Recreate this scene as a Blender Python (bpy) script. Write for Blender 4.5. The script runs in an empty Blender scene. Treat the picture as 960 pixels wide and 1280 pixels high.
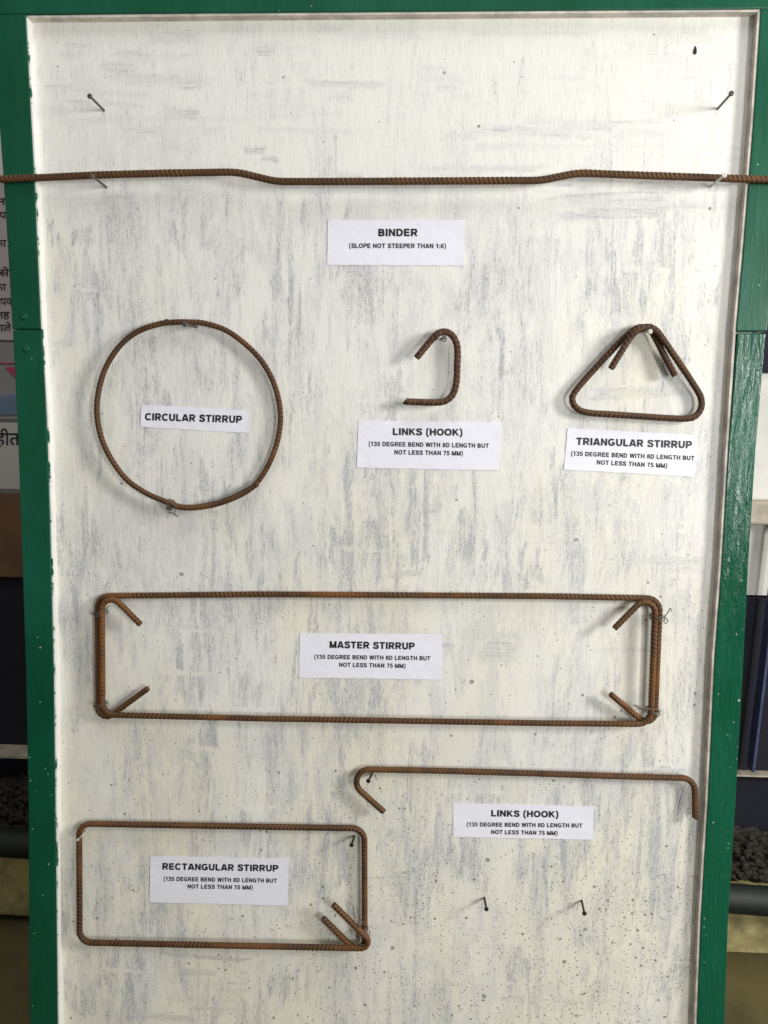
import bpy, bmesh, math, random
import numpy as np
from mathutils import Vector, Matrix

random.seed(7); rng = np.random.default_rng(11)
scene = bpy.context.scene
C = scene.collection

# ------------------------------------------------------------------ camera
# metres; the painted panel is the plane y=0, x to the right, z up; the camera's
# perpendicular foot on the panel is the origin, D metres in front of it.
D = 0.975
F = 975.0                                   # focal length in photograph pixels (960 x 1280)
Yc = Vector((42, -112, F)).normalized()     # world axes seen in (right, down, forward)
dn = Vector((-100, 8450, F)); dn = (dn - Yc * dn.dot(Yc)).normalized()
Xc = dn.cross(Yc).normalized()
Zc = -dn
cam_d = bpy.data.cameras.new('camera'); cam = bpy.data.objects.new('camera', cam_d); C.objects.link(cam)
cam_d.sensor_fit = 'VERTICAL'; cam_d.sensor_height = 36.0; cam_d.lens = F / 1280 * 36.0
cam_d.clip_start = 0.02; cam_d.clip_end = 200
right = Vector((Xc[0], Yc[0], Zc[0])); down = Vector((Xc[1], Yc[1], Zc[1])); fwd = Vector((Xc[2], Yc[2], Zc[2]))
M3 = Matrix((right, -down, -fwd)).transposed()
cam.matrix_world = Matrix.Translation((0, -D, 0)) @ M3.to_4x4()
scene.camera = cam
CAMP = Vector((0, -D, 0))

# ------------------------------------------------------------------ light
world = bpy.data.worlds.new('World'); scene.world = world; world.use_nodes = True
bg = world.node_tree.nodes['Background']
bg.inputs[0].default_value = (1.0, 0.99, 0.97, 1); bg.inputs[1].default_value = 0.24

def area(name, loc, target, sx, sy, power, col):
    l = bpy.data.lights.new(name, 'AREA'); l.shape = 'RECTANGLE'; l.size = sx; l.size_y = sy
    l.energy = power; l.color = col
    o = bpy.data.objects.new(name, l); C.objects.link(o); o.location = loc
    o.rotation_euler = (Vector(target) - Vector(loc)).to_track_quat('-Z', 'Y').to_euler()
    return o
area('opening_light', (1.75, -0.92, 0.40), (0.0, 0.0, -0.15), 0.34, 0.46, 32, (1.0, 0.98, 0.945))
area('doorway_light', (1.47, -2.3, -0.05), (0.2, 0.0, 0.0), 0.42, 0.7, 27, (0.97, 0.99, 1.0))
area('overhead_fill', (0.25, -0.95, 2.3), (0.0, 0.0, 0.1), 2.0, 1.2, 26, (1.0, 0.995, 0.99))  # added overhead fill: softens shadows, darkens bar undersides; stands for no real lamp

scene.view_settings.view_transform = 'Standard'; scene.view_settings.look = 'None'
scene.view_settings.exposure = 0.0; scene.view_settings.gamma = 1.0

# ------------------------------------------------------------------ helpers
def at(px, py, y=0.0):
    """the point of the plane y that the photograph shows at (px, py)"""
    d = right * (px - 480) + down * (py - 640) + fwd * F
    return CAMP + d * ((y + D) / d.y)

def link(name, me, mat=None, parent=None, smooth=False):
    o = bpy.data.objects.new(name, me); C.objects.link(o)
    if mat: me.materials.append(mat)
    if smooth:
        me.polygons.foreach_set('use_smooth', [True] * len(me.polygons))
    if parent: o.parent = parent
    return o

def empty(name, loc=(0, 0, 0)):
    o = bpy.data.objects.new(name, None); C.objects.link(o); o.empty_display_size = 0.02
    return o

def tag(o, label=None, cat=None, group=None, kind=None):
    if label: o['label'] = label
    if cat: o['category'] = cat
    if group: o['group'] = group
    if kind: o['kind'] = kind
    return o

def mesh(name, verts, faces):
    me = bpy.data.meshes.new(name); me.from_pydata([tuple(v) for v in verts], [], faces); me.update()
    return me

def recalc(me):
    bm = bmesh.new(); bm.from_mesh(me); bmesh.ops.recalc_face_normals(bm, faces=bm.faces); bm.to_mesh(me); bm.free()
    return me

def bevel(o, w, seg=2):
    m = o.modifiers.new('bevel', 'BEVEL'); m.width = w; m.segments = seg; m.limit_method = 'ANGLE'; m.angle_limit = math.radians(35)

def box(name, x0, x1, y0, y1, z0, z1, mat, parent=None, bev=0):
    v = [(x, y, z) for x in (x0, x1) for y in (y0, y1) for z in (z0, z1)]
    f = [(0, 1, 3, 2), (4, 6, 7, 5), (0, 4, 5, 1), (2, 3, 7, 6), (0, 2, 6, 4), (1, 5, 7, 3)]
    o = link(name, recalc(mesh(name, v, f)), mat, parent)
    if bev: bevel(o, bev)
    return o

def prism(name, loop_front, loop_back, mat, parent=None, bev=0):
    n = len(loop_front); v = list(loop_front) + list(loop_back)
    f = [tuple(range(n)), tuple(range(2 * n - 1, n - 1, -1))] + [(i, (i + 1) % n, n + (i + 1) % n, n + i) for i in range(n)]
    o = link(name, recalc(mesh(name, v, f)), mat, parent)
    if bev: bevel(o, bev)
    return o

# ---- node helpers
class Mat:
    def __init__(s, name):
        s.m = bpy.data.materials.new(name); s.m.use_nodes = True; s.t = s.m.node_tree
        s.b = s.t.nodes['Principled BSDF']
        s.co = s.t.nodes.new('ShaderNodeTexCoord').outputs['Object']
    def put(s, sock, v):
        if hasattr(v, 'is_linked') or isinstance(v, bpy.types.NodeSocket): s.t.links.new(v, sock)
        else:
            if isinstance(v, tuple) and len(v) == 3 and sock.type == 'RGBA': v = (*v, 1)
            sock.default_value = v
    def scale(s, sc, loc=(0, 0, 0), rot=(0, 0, 0)):
        n = s.t.nodes.new('ShaderNodeMapping'); s.t.links.new(s.co, n.inputs[0])
        n.inputs[1].default_value = loc; n.inputs[2].default_value = rot; n.inputs[3].default_value = sc
        return n.outputs[0]
    def noise(s, vec, scale=1.0, detail=3.0, rough=0.5, dist=0.0):
        n = s.t.nodes.new('ShaderNodeTexNoise'); s.t.links.new(vec, n.inputs['Vector'])
        n.inputs['Scale'].default_value = scale; n.inputs['Detail'].default_value = detail
        n.inputs['Roughness'].default_value = rough; n.inputs['Distortion'].default_value = dist
        return n.outputs[0]
    def voro(s, vec, scale, rand=1.0):
        n = s.t.nodes.new('ShaderNodeTexVoronoi'); s.t.links.new(vec, n.inputs['Vector'])
        n.inputs['Scale'].default_value = scale; n.inputs['Randomness'].default_value = rand
        return n.outputs['Distance'], n.outputs['Color']
    def math(s, op, a, b=0.0, c=0.0, clamp=False):
        n = s.t.nodes.new('ShaderNodeMath'); n.operation = op; n.use_clamp = clamp
        s.put(n.inputs[0], a); s.put(n.inputs[1], b); s.put(n.inputs[2], c)
        return n.outputs[0]
    def step(s, v, a, b, lo=0.0, hi=1.0):
        n = s.t.nodes.new('ShaderNodeMapRange'); n.interpolation_type = 'SMOOTHSTEP'
        s.put(n.inputs[0], v); s.put(n.inputs[1], a); s.put(n.inputs[2], b); n.inputs[3].default_value = lo; n.inputs[4].default_value = hi
        return n.outputs[0]
    def mix(s, f, a, b, mode='MIX'):
        n = s.t.nodes.new('ShaderNodeMix'); n.data_type = 'RGBA'; n.blend_type = mode
        s.put(n.inputs[0], f); s.put(n.inputs[6], a); s.put(n.inputs[7], b)
        return n.outputs[2]
    def attr(s, name):
        n = s.t.nodes.new('ShaderNodeAttribute'); n.attribute_name = name
        return n.outputs['Fac']
    def xyz(s, v):
        n = s.t.nodes.new('ShaderNodeSeparateXYZ'); s.t.links.new(v, n.inputs[0]); return n.outputs
    def bump(s, h, strength, dist, prev=None):
        n = s.t.nodes.new('ShaderNodeBump'); s.put(n.inputs['Height'], h)
        n.inputs['Strength'].default_value = strength; n.inputs['Distance'].default_value = dist
        if prev: s.t.links.new(prev, n.inputs['Normal'])
        return n.outputs[0]
    def out(s, col=None, rough=None, normal=None, metal=None, spec=None, coat=None):
        I = s.b.inputs
        if col is not None: s.put(I['Base Color'], col)
        if rough is not None: s.put(I['Roughness'], rough)
        if normal is not None: s.put(I['Normal'], normal)
        if metal is not None: s.put(I['Metallic'], metal)
        if spec is not None: s.put(I['Specular IOR Level'], spec)
        if coat is not None: s.put(I['Coat Weight'], coat)
        return s.m

# ------------------------------------------------------------------ materials
def mat_panel():
    s = Mat('brushed white paint'); co = s.co; X = s.xyz(co)
    wv = s.attr('wear_vertical'); wh = s.attr('wear_horizontal'); low = s.attr('spatter')
    fv1 = s.noise(s.scale((330, 1, 17), rot=(0, 0.02, 0)), 1, 5, 0.66, 0.7)
    fv2 = s.noise(s.scale((700, 1, 120)), 1, 4, 0.65, 0.4)
    fh1 = s.noise(s.scale((16, 1, 300), rot=(0, 0.04, 0)), 1, 5, 0.62, 0.8)
    fh2 = s.noise(s.scale((45, 1, 640), loc=(3, 0, 1)), 1, 4, 0.6, 0.5)
    grain = s.noise(s.scale((420, 1, 330)), 1, 4, 0.65)
    cloud = s.noise(s.scale((6, 1, 3.2)), 1, 4, 0.55, 0.3)
    v = s.math('ADD', s.math('MULTIPLY', fv1, 0.42), s.math('ADD', s.math('MULTIPLY', fv2, 0.36), s.math('MULTIPLY', grain, 0.22)))
    h = s.math('ADD', s.math('MULTIPLY', fh1, 0.55), s.math('ADD', s.math('MULTIPLY', fh2, 0.3), s.math('MULTIPLY', grain, 0.15)))
    # thin paint: primer shows where wear is high and the bristle line is low
    wash = s.math('MULTIPLY', s.step(s.noise(s.scale((26, 1, 8), loc=(6, 0, 4)), 1, 9, 0.78, 0.8), 0.42, 0.62), s.step(X[2], 0.36, 0.20, 0.25, 1.0))
    tv = s.math('SUBTRACT', 0.545, s.math('ADD', s.math('MULTIPLY', wv, 0.20), s.math('MULTIPLY', wash, 0.055)))
    th = s.math('SUBTRACT', 0.63, s.math('MULTIPLY', wh, 0.26))
    mv = s.step(v, tv, s.math('ADD', tv, 0.20))
    mh = s.step(h, th, s.math('ADD', th, 0.17))
    soft = s.math('MULTIPLY', s.math('MAXIMUM', wv, wh), 0.36)
    m = s.math('MAXIMUM', s.math('MAXIMUM', mv, s.math('MULTIPLY', mh, 0.8)), soft, clamp=True)
    yel = s.step(s.math('ADD', s.math('MULTIPLY', X[2], -0.32), cloud), 0.46, 0.78)
    base = s.mix(yel, (0.85, 0.833, 0.775), (0.83, 0.795, 0.655))
    pink = s.step(s.noise(s.scale((4.5, 1, 2.2), loc=(4, 0, 9)), 1, 3, 0.5), 0.56, 0.72)
    base = s.mix(s.math('MULTIPLY', pink, 0.35), base, (0.82, 0.77, 0.735))
    prim = s.mix(s.noise(s.scale((9, 1, 7), loc=(1, 0, 2)), 1, 2), (0.37, 0.395, 0.425), (0.43, 0.43, 0.455))
    prim = s.mix(s.step(s.math('ADD', s.math('MULTIPLY', grain, 0.6), s.math('MULTIPLY', fv2, 0.4)), 0.52, 0.60, 0, 0.8), prim, (0.13, 0.14, 0.16))
    base = s.mix(s.math('MULTIPLY', wash, 0.45), base, (0.57, 0.585, 0.605))
    col = s.mix(s.math('MULTIPLY', m, 0.72), base, prim)
    fine = s.noise(s.scale((900, 1, 40), loc=(5, 0, 2)), 1, 3, 0.7, 0.3)
    col = s.mix(s.step(fine, 0.50, 0.72, 0, 0.42), col, (0.47, 0.475, 0.48))
    col = s.mix(s.step(fine, 0.48, 0.30, 0, 0.55), col, (0.86, 0.86, 0.845))
    # dark grain flecks all over
    gg = s.noise(s.scale((330, 1, 260), loc=(7, 0, 3)), 1, 3, 0.7)
    col = s.mix(s.step(gg, 0.62, 0.71, 0, 0.55), col, (0.33, 0.33, 0.34))
    # spatter: three sizes of dried mud drops
    def drops(sc, rad, keep, seed):
        w = s.noise(s.scale((sc * 2.6, 1, sc * 2.6), loc=(seed, 0, seed)), 1, 2)
        d, c = s.voro(s.scale((1, 0, 1), loc=(seed * 1.7, 0, seed)), sc)
        r = s.xyz(c)
        dd = s.math('ADD', d, s.math('MULTIPLY', s.math('SUBTRACT', w, 0.5), rad * 1.4))
        rr = s.math('MULTIPLY', s.math('ADD', 0.35, r[1]), rad)
        inside = s.step(dd, s.math('MULTIPLY', rr, 0.75), rr, 1, 0)
        on = s.math('LESS_THAN', r[0], s.math('MULTIPLY', low, keep))
        return s.math('MULTIPLY', inside, on)
    d1 = drops(330, 0.30, 0.40, 2.0); d2 = drops(120, 0.19, 0.30, 5.0); d3 = drops(40, 0.10, 0.32, 9.0)
    col = s.mix(s.math('MULTIPLY', d1, 0.8), col, (0.20, 0.17, 0.12))
    col = s.mix(s.math('MULTIPLY', d2, 0.85), col, (0.19, 0.175, 0.14))
    col = s.mix(s.math('MULTIPLY', d3, 0.8), col, (0.23, 0.23, 0.20))
    ridg = s.noise(s.scale((90, 1, 22), loc=(2, 0, 5)), 1, 2, 0.5, 1.0)
    n = s.bump(s.math('ADD', s.math('ADD', fv2, s.math('MULTIPLY', fh2, 0.25)), s.math('ADD', ridg, s.math('MULTIPLY', grain, 0.3))), 0.24, 0.0015)
    return s.out(col, s.step(grain, 0.3, 0.8, 0.42, 0.62), n, spec=0.35)

def mat_green(name='green gloss paint', bmp=0.2, ro=(0.30, 0.42)):
    s = Mat(name); X = s.xyz(s.co)
    a = s.noise(s.scale((9, 9, 4)), 1, 4, 0.6)
    col = s.mix(s.step(a, 0.3, 0.75), (0.001, 0.066, 0.031), (0.003, 0.100, 0.052))
    grime = s.noise(s.scale((150, 150, 30)), 1, 4, 0.65)
    col = s.mix(s.step(grime, 0.56, 0.78, 0, 0.4), col, (0.012, 0.06, 0.04))
    # white paint flecks, more of them low down
    low = s.step(X[2], -0.10, -0.6, 0.03, 0.8)
    for sc, rad, keep in ((120, 0.15, 0.10), (290, 0.2, 0.09)):
        d, c = s.voro(s.scale((1, 0, 1), loc=(sc, 0, 3)), sc); r = s.xyz(c)
        rr = s.math('MULTIPLY', s.math('ADD', r[1], 0.4), rad)
        f = s.math('MULTIPLY', s.step(d, s.math('MULTIPLY', rr, 0.7), rr, 1, 0), s.math('LESS_THAN', r[0], s.math('MULTIPLY', low, keep)))
        col = s.mix(s.math('MULTIPLY', f, 0.75), col, (0.50, 0.58, 0.52))
    ru = s.noise(s.scale((120, 60, 20), loc=(3, 1, 2)), 1, 4, 0.6, 1.0)
    n = s.bump(ru, bmp, 0.003)
    return s.out(col, s.step(a, 0.3, 0.7, *ro), n, spec=0.36)

def mat_lip():
    s = Mat('dirty white edge paint'); X = s.xyz(s.co)
    a = s.noise(s.scale((40, 40, 14)), 1, 4, 0.6)
    col = s.mix(s.step(a, 0.6, 0.8), (0.80, 0.79, 0.76), (0.50, 0.45, 0.40))
    b = s.noise(s.scale((40, 80, 40), loc=(4, 4, 4)), 1, 5, 0.65)
    # green brush overrun along the front edge
    g = s.step(s.math('ADD', s.math('MULTIPLY', X[1], -45.0), b), 0.99, 1.09)
    col = s.mix(g, col, (0.004, 0.10, 0.055))
    dk = s.noise(s.scale((70, 70, 90), loc=(8, 0, 0)), 1, 3, 0.7)
    col = s.mix(s.step(dk, 0.70, 0.75), col, (0.05, 0.05, 0.045))
    return s.out(col, 0.55, s.bump(b, 0.4, 0.002))

def mat_rust(name, c1, c2, c3):
    s = Mat(name)
    a = s.noise(s.scale((60, 60, 60)), 1, 5, 0.65)
    b = s.noise(s.scale((11, 11, 11), loc=(3, 2, 1)), 1, 4, 0.6)
    c = s.noise(s.scale((520, 520, 520)), 1, 3, 0.6)
    rib = s.attr('rib')
    col = s.mix(s.step(a, 0.40, 0.74), c1, c2)
    col = s.mix(s.step(b, 0.49, 0.63, 0, 0.85), col, c3)
    col = s.mix(s.step(s.noise(s.scale((26, 26, 26), loc=(9, 4, 6)), 1, 4, 0.65), 0.52, 0.64, 0, 0.7), col, (0.030, 0.022, 0.017))
    col = s.mix(s.math('MULTIPLY', rib, 0.9), col, tuple(min(1, x * 2.1) for x in c2))
    col = s.mix(s.step(c, 0.58, 0.75, 0, 0.6), col, tuple(x * 0.35 for x in c1))
    return s.out(col, s.step(a, 0.35, 0.7, 0.55, 0.8), s.bump(c, 0.5, 0.0006), metal=0.0, spec=0.25)

def mat_plain(name, col, rough=0.6, metal=0.0, var=0.25, sc=40, bump=0.0, spec=0.5):
    s = Mat(name); a = s.noise(s.scale((sc, sc, sc)), 1, 4, 0.6)
    c = s.mix(s.step(a, 0.3, 0.72), tuple(x * (1 - var) for x in col), tuple(min(1, x * (1 + var)) for x in col))
    return s.out(c, rough, s.bump(a, bump, 0.004) if bump else None, metal, spec)

def mat_paper():
    s = Mat('label paper')
    a = s.noise(s.scale((26, 26, 48), rot=(0, 0.35, 0)), 1, 3, 0.55, 1.6)
    b = s.noise(s.scale((75, 75, 30), loc=(2, 0, 7)), 1, 3, 0.5, 2.0)
    col = s.mix(a, (0.83, 0.83, 0.92), (0.86, 0.855, 0.93))
    n = s.bump(a, 0.28, 0.002)
    return s.out(col, 0.45, n, spec=0.4)

M = dict(
    liptop=mat_plain('cream painted edge', (0.66, 0.62, 0.55), 0.6, var=0.25, sc=40, bump=0.3),
    lipshade=mat_plain('brown-grey shaded edge', (0.50, 0.45, 0.40), 0.7, var=0.3, sc=45, bump=0.4),  # right strip: darker brown-grey, with the reveal's shade put into its colour
    panel=mat_panel(), green=mat_green(), green_wrinkled=mat_green('green gloss paint brushed thick', 0.6, (0.17, 0.26)), lip=mat_lip(), paper=mat_paper(),
    ink=mat_plain('black print', (0.012, 0.012, 0.014), 0.5, var=0.2),
    rust_binder=mat_rust('rusty steel brown', (0.024, 0.012, 0.006), (0.095, 0.046, 0.018), (0.055, 0.025, 0.011)),
    rust_dark=mat_rust('rusty steel dark', (0.020, 0.011, 0.006), (0.080, 0.040, 0.018), (0.045, 0.022, 0.011)),
    rust_orange=mat_rust('rusty steel orange', (0.034, 0.016, 0.007), (0.095, 0.045, 0.017), (0.155, 0.060, 0.016)),
    rust_mid=mat_rust('rusty steel mid', (0.030, 0.015, 0.007), (0.084, 0.041, 0.017), (0.13, 0.053, 0.016)),
    wire=mat_plain('binding wire', (0.16, 0.14, 0.12), 0.45, 0.7, sc=300),
    nail=mat_plain('dull nail steel', (0.13, 0.115, 0.10), 0.5, 0.6, sc=300),
    nail_painted=mat_plain('nail splashed with white paint', (0.55, 0.53, 0.49), 0.5, 0.0, sc=260, var=0.4),
    nail_dark=mat_plain('dark nail steel', (0.025, 0.022, 0.02), 0.5, 0.4, sc=300),
    drip=mat_plain('black paint', (0.012, 0.014, 0.012), 0.3),
)

# ------------------------------------------------------------------ display board
FR = -0.012          # front face of the green frame
board = empty('display_board')
tag(board, 'tall white brush-painted display board in a green wooden frame', 'display board')

# frame edges: (y, inner x, outer x) in photograph pixels
LU = [(-30, 28, -18), (19, 32, -13), (120, 37, -4), (210, 42, 3), (320, 47, 10), (411.5, 51, 15)]
LL = [(412.5, 52.5, 15.5), (520, 58, 21), (640, 62, 25.5), (840, 67, 32), (1000, 69, 35), (1280, 72, 37), (1470, 73, 37)]
RU = [(-30, 955, 1000), (12, 951, 996), (150, 942, 984), (300, 930, 970), (414, 920, 959)]
RL = [(416.5, 922, 957.5), (560, 910.5, 945), (700, 902.5, 936), (820, 893.5, 930), (1000, 885, 920), (1150, 876, 910.5), (1280, 871, 906), (1470, 864, 899)]
NX, NZ = 440, 600
x0, x1, z0, z1 = 0.0, 1.0, -0.955, 0.560
gx = np.linspace(x0, x1, NX); gz = np.linspace(z0, z1, NZ)
GX, GZ = np.meshgrid(gx, gz)                      # [NZ, NX]
def centre(st):
    p = [(at((i + o) / 2, y, 0.0)) for y, i, o in st]
    z = np.array([q.z for q in p])[::-1]; x = np.array([q.x for q in p])[::-1]
    return np.interp(gz, z, x)
XL, XR = centre(LU + LL), centre(RU + RL)
GX = XL[:, None] + (XR - XL)[:, None] * GX
wv = np.zeros_like(GX); wh = np.zeros_like(GX)

def smooth(t): t = np.clip(t, 0, 1); return t * t * (3 - 2 * t)
def dab(cx, cz, hx, hz, a, t, slant, horiz, cut=False):
    """one bristle-wide mark; cut=True lays white paint over the primer instead"""
    m_ = 1.5 * hz + abs(slant) * hx + 0.004
    r0, r1 = np.searchsorted(gz, [cz - m_, cz + m_])
    if r1 <= r0: return
    X_, Z_ = GX[r0:r1], GZ[r0:r1]
    ux = X_ - cx - (0 if horiz else slant * (Z_ - cz)); uz = Z_ - cz - (slant * (X_ - cx) if horiz else 0)
    ph = rng.uniform(0, 6.28, 4)
    e = 1 + 0.20 * np.sin(uz * 90 + ph[0]) + 0.14 * np.sin(uz * 310 + ph[1])
    g = 1 + 0.18 * np.sin(ux * 260 + ph[2]) + 0.18 * np.sin(ux * 700 + ph[3])
    k = smooth((1.1 - np.abs(ux) / (hx * e)) / (0.25 if not horiz else 0.3)) * smooth((1.12 - np.abs(uz) / (hz * g)) / (0.30 if not horiz else 0.4))
    if cut: t[r0:r1] *= 1 - a * k
    else: t[r0:r1] = np.maximum(t[r0:r1], a * k)

def stroke(px0, py0, px1, py1, a, horiz=False, slant=0.0):
    """a patch of dry brush strokes where the grey primer shows through: several bristle marks side by side"""
    p = at(px0, py0); q = at(px1, py1)
    cx, cz = (p.x + q.x) / 2, (p.z + q.z) / 2; hx, hz = abs(q.x - p.x) / 2, abs(p.z - q.z) / 2
    t = wh if horiz else wv
    span = hz if horiz else hx
    n = max(1, int(span * 2 / 0.0075))
    for k in range(n):
        off = (-1 + (2 * k + 1) / n) * span + rng.normal(0, 0.002); w = rng.uniform(0.6, 1.5) * span / n
        ln = rng.uniform(0.45, 1.15); sh = rng.normal(0, 0.28); aa = a * rng.uniform(0.5, 1.2)
        if horiz: dab(cx + sh * hx, cz + off, hx * ln, max(w, 0.0025), aa, t, slant + rng.normal(0, .015), True)
        else: dab(cx + off, cz + sh * hz, max(w, 0.0025), hz * ln, aa, t, slant + rng.normal(0, .02), False)

S = [(130, 245, 200, 320, .55), (225, 250, 285, 335, .6), (330, 250, 400, 335, .55), (400, 270, 450, 340, .5), (88, 330, 125, 450, .5),
     (240, 420, 300, 500, .5), (290, 520, 335, 580, .5), (150, 460, 190, 540, .4), (88, 470, 120, 560, .45), (195, 545, 235, 620, .5), (250, 560, 282, 650, .6),
     (100, 640, 140, 765, .5), (190, 640, 225, 735, .5), (255, 640, 312, 742, .75), (325, 645, 352, 700, .7), (430, 605, 475, 720, .8),
     (480, 600, 540, 745, .8), (368, 668, 400, 740, .65), (580, 600, 598, 690, .6), (575, 665, 605, 705, .85), (610, 690, 662, 742, .75), (470, 440, 500, 520, .4),
     (450, 340, 500, 430, .45), (590, 340, 660, 420, .4), (640, 270, 700, 340, .45), (800, 270, 836, 345, .55), (855, 250, 880, 330, .5),
     (830, 560, 860, 650, .45), (765, 660, 800, 730, .45), (690, 650, 740, 740, .4), (640, 600, 700, 660, .35),
     (88, 780, 122, 860, .6), (205, 770, 230, 880, .6), (280, 750, 320, 815, .6), (300, 840, 325, 892, .75), (415, 850, 440, 900, .65), (470, 850, 500, 905, .7),
     (560, 760, 590, 850, .35), (840, 790, 880, 900, .5), (790, 900, 850, 960, .6), (252, 905, 270, 965, 1.0), (150, 920, 180, 1000, .5), (330, 905, 360, 1010, .6),
     (395, 960, 440, 1040, .55), (500, 985, 540, 1060, .4), (668, 1045, 705, 1130, .9), (690, 985, 715, 1040, .55), (818, 985, 848, 1080, .8), (745, 995, 772, 1060, .65),
     (780, 1060, 840, 1150, .55), (110, 1045, 140, 1110, .5), (160, 1040, 182, 1090, .5), (375, 1040, 440, 1135, .85), (260, 1130, 320, 1172, .5), (130, 1110, 180, 1165, .4),
     (490, 1085, 525, 1180, .75), (585, 1040, 612, 1130, .6), (715, 1160, 745, 1190, .6), (150, 1190, 185, 1250, .75), (400, 1190, 430, 1240, .5), (640, 1220, 670, 1270, .5),
     (725, 1215, 760, 1260, .6), (800, 1195, 840, 1255, .7), (82, 1235, 130, 1280, .6), (205, 1050, 230, 1080, .4), (700, 880, 760, 960, .35), (550, 900, 640, 960, .35)]
for s_ in S: stroke(*s_, slant=rng.uniform(-0.06, 0.06))
H = [(210, 82, 252, 112, .5), (415, 113, 450, 124, .55), (520, 85, 570, 112, .5), (590, 150, 700, 172, .5), (560, 205, 700, 216, .55), (690, 240, 850, 275, .6),
     (100, 145, 330, 165, .45), (640, 150, 740, 175, .6), (700, 100, 760, 112, .4), (850, 85, 885, 105, .4), (330, 35, 500, 50, .35), (560, 30, 800, 45, .35), (180, 40, 260, 52, .4),
     (55, 215, 130, 250, .4), (470, 680, 520, 740, .5), (840, 735, 880, 760, .5), (820, 960, 870, 985, .6), (210, 1192, 328, 1203, .8), (215, 1210, 270, 1232, .7), (245, 1225, 330, 1262, .55),
     (130, 1262, 240, 1276, .9), (570, 1245, 690, 1256, .7), (430, 1262, 500, 1270, .6), (800, 1120, 850, 1165, .5), (300, 440, 350, 470, .4), (640, 700, 680, 735, .5), (700, 1245, 780, 1262, .5), (600, 790, 650, 830, .5)]
for h_ in H: stroke(*h_[:4], min(1, h_[4] * 1.45), horiz=True, slant=rng.uniform(-0.05, 0.05))
for q_ in ((866, 1120, 873, 1280, .8), (872, 1000, 878, 1130, .6), (905, 420, 911, 640, .4), (940, 25, 946, 130, .6), (78, 1110, 84, 1170, .9), (50, 60, 54, 200, .4), (76, 1180, 82, 1280, .6)): stroke(*q_)
for k in range(420):                                  # fainter strokes all over
    px = rng.uniform(45, 890); py = rng.uniform(22, 1275); up = py < 250
    if rng.random() < (0.65 if up else 0.10):
        w = rng.uniform(30, 130); stroke(px, py, px + w, py + rng.uniform(6, 24), rng.uniform(.35, .8), True, rng.uniform(-.06, .06))
    else:
        w = rng.uniform(12, 55); stroke(px, py, px + w, py + rng.uniform(35, 150), rng.uniform(.28, .72) * (0.62 if up else 1), False, rng.uniform(-.1, .1))
for k in range(520):                                  # white strokes laid over them
    p = at(rng.uniform(45, 890), rng.uniform(20, 1275))
    if rng.random() < 0.10: dab(p.x, p.z, rng.uniform(.015, .05), rng.uniform(.0015, .004), rng.uniform(.5, 1), wv, rng.normal(0, .06), True, True)
    else: dab(p.x, p.z, rng.uniform(.0018, .007), rng.uniform(.02, .07), rng.uniform(.5, 1), wv, rng.normal(0, .06), False, True)
low = 0.008 + 0.06 * smooth((0.0 - GZ) / 0.30) + 0.85 * smooth((-0.40 - GZ) / 0.25) * (0.25 + 0.75 * smooth((GX + 0.22) / 0.25))
low *= 0.55 + 0.9 * smooth(0.5 + 0.5 * np.sin(GX * 23 + 2 * np.sin(GZ * 17)) * np.sin(GZ * 29 + GX * 7))
wave = 0.00012 * np.sin(GX * 9 + 1) * np.cos(GZ * 6) - 0.00012
V = np.stack([GX, wave, GZ], -1).reshape(-1, 3)
idx = np.arange(NX * NZ).reshape(NZ, NX)
Fq = np.stack([idx[:-1, :-1], idx[:-1, 1:], idx[1:, 1:], idx[1:, :-1]], -1).reshape(-1, 4)
rim = list(idx[0, :]) + list(idx[1:, -1]) + list(idx[-1, -2::-1]) + list(idx[-2:0:-1, 0])
nb = len(V); back = V[rim].copy(); back[:, 1] = 0.011
V = np.concatenate([V, back])
fl = [tuple(map(int, q)) for q in Fq]; L = len(rim)
fl += [(int(rim[(i + 1) % L]), int(rim[i]), nb + i, nb + (i + 1) % L) for i in range(L)] + [tuple(nb + L - 1 - i for i in range(L))]
pm = bpy.data.meshes.new('panel'); pm.from_pydata(V.tolist(), [], fl); pm.update()
for nm, arr in (('wear_vertical', wv), ('wear_horizontal', wh), ('spatter', low)):
    at_ = pm.attributes.new(nm, 'FLOAT', 'POINT'); at_.data.foreach_set('value', np.concatenate([arr.reshape(-1), np.zeros(L)]).astype(np.float32))
panel = link('panel', pm, M['panel'], board, smooth=True)

# --- frame members, traced edge to edge on the frame's front plane
def stile(name, stations, mat='green'):
    """stations: (y, inner x, outer x) in photograph pixels"""
    inn = [at(i, y, FR) for y, i, o in stations]; out = [at(o, y, FR) for y, i, o in stations]
    loop = inn + out[::-1]
    return prism(name, loop, [Vector((p.x, 0.016, p.z)) for p in loop], M[mat], board, 0.0014)
stile('stile', LU); stile('stile', LL); stile('stile', RU); stile('stile', RL, 'green_wrinkled')
a0, a1, a2 = at(-80, 18, FR - 0.001), at(320, 15.5, FR - 0.001), at(1060, 10, FR - 0.001)
lp = [a0, a1, a2, Vector((a2.x, a2.y, a2.z + 0.085)), Vector((a0.x, a0.y, a0.z + 0.085))]
prism('top_rail', lp, [Vector((p.x, 0.0158, p.z)) for p in lp], M['green'], board, 0.0014)
def lip(stations, sign, name='edge_strip', w=0.0022, mat='lip'):
    """thin painted edge that closes the step between the frame and the panel"""
    a = [at(i, y, FR) for y, i in stations]
    loop = [Vector((p.x - sign * 0.0004, FR + 0.0012, p.z)) for p in a] + [Vector((p.x + sign * w, FR + 0.0012, p.z)) for p in a[::-1]]
    return prism(name, loop, [Vector((p.x, 0.002, p.z)) for p in loop], M[mat], board, 0.0005)
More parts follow.
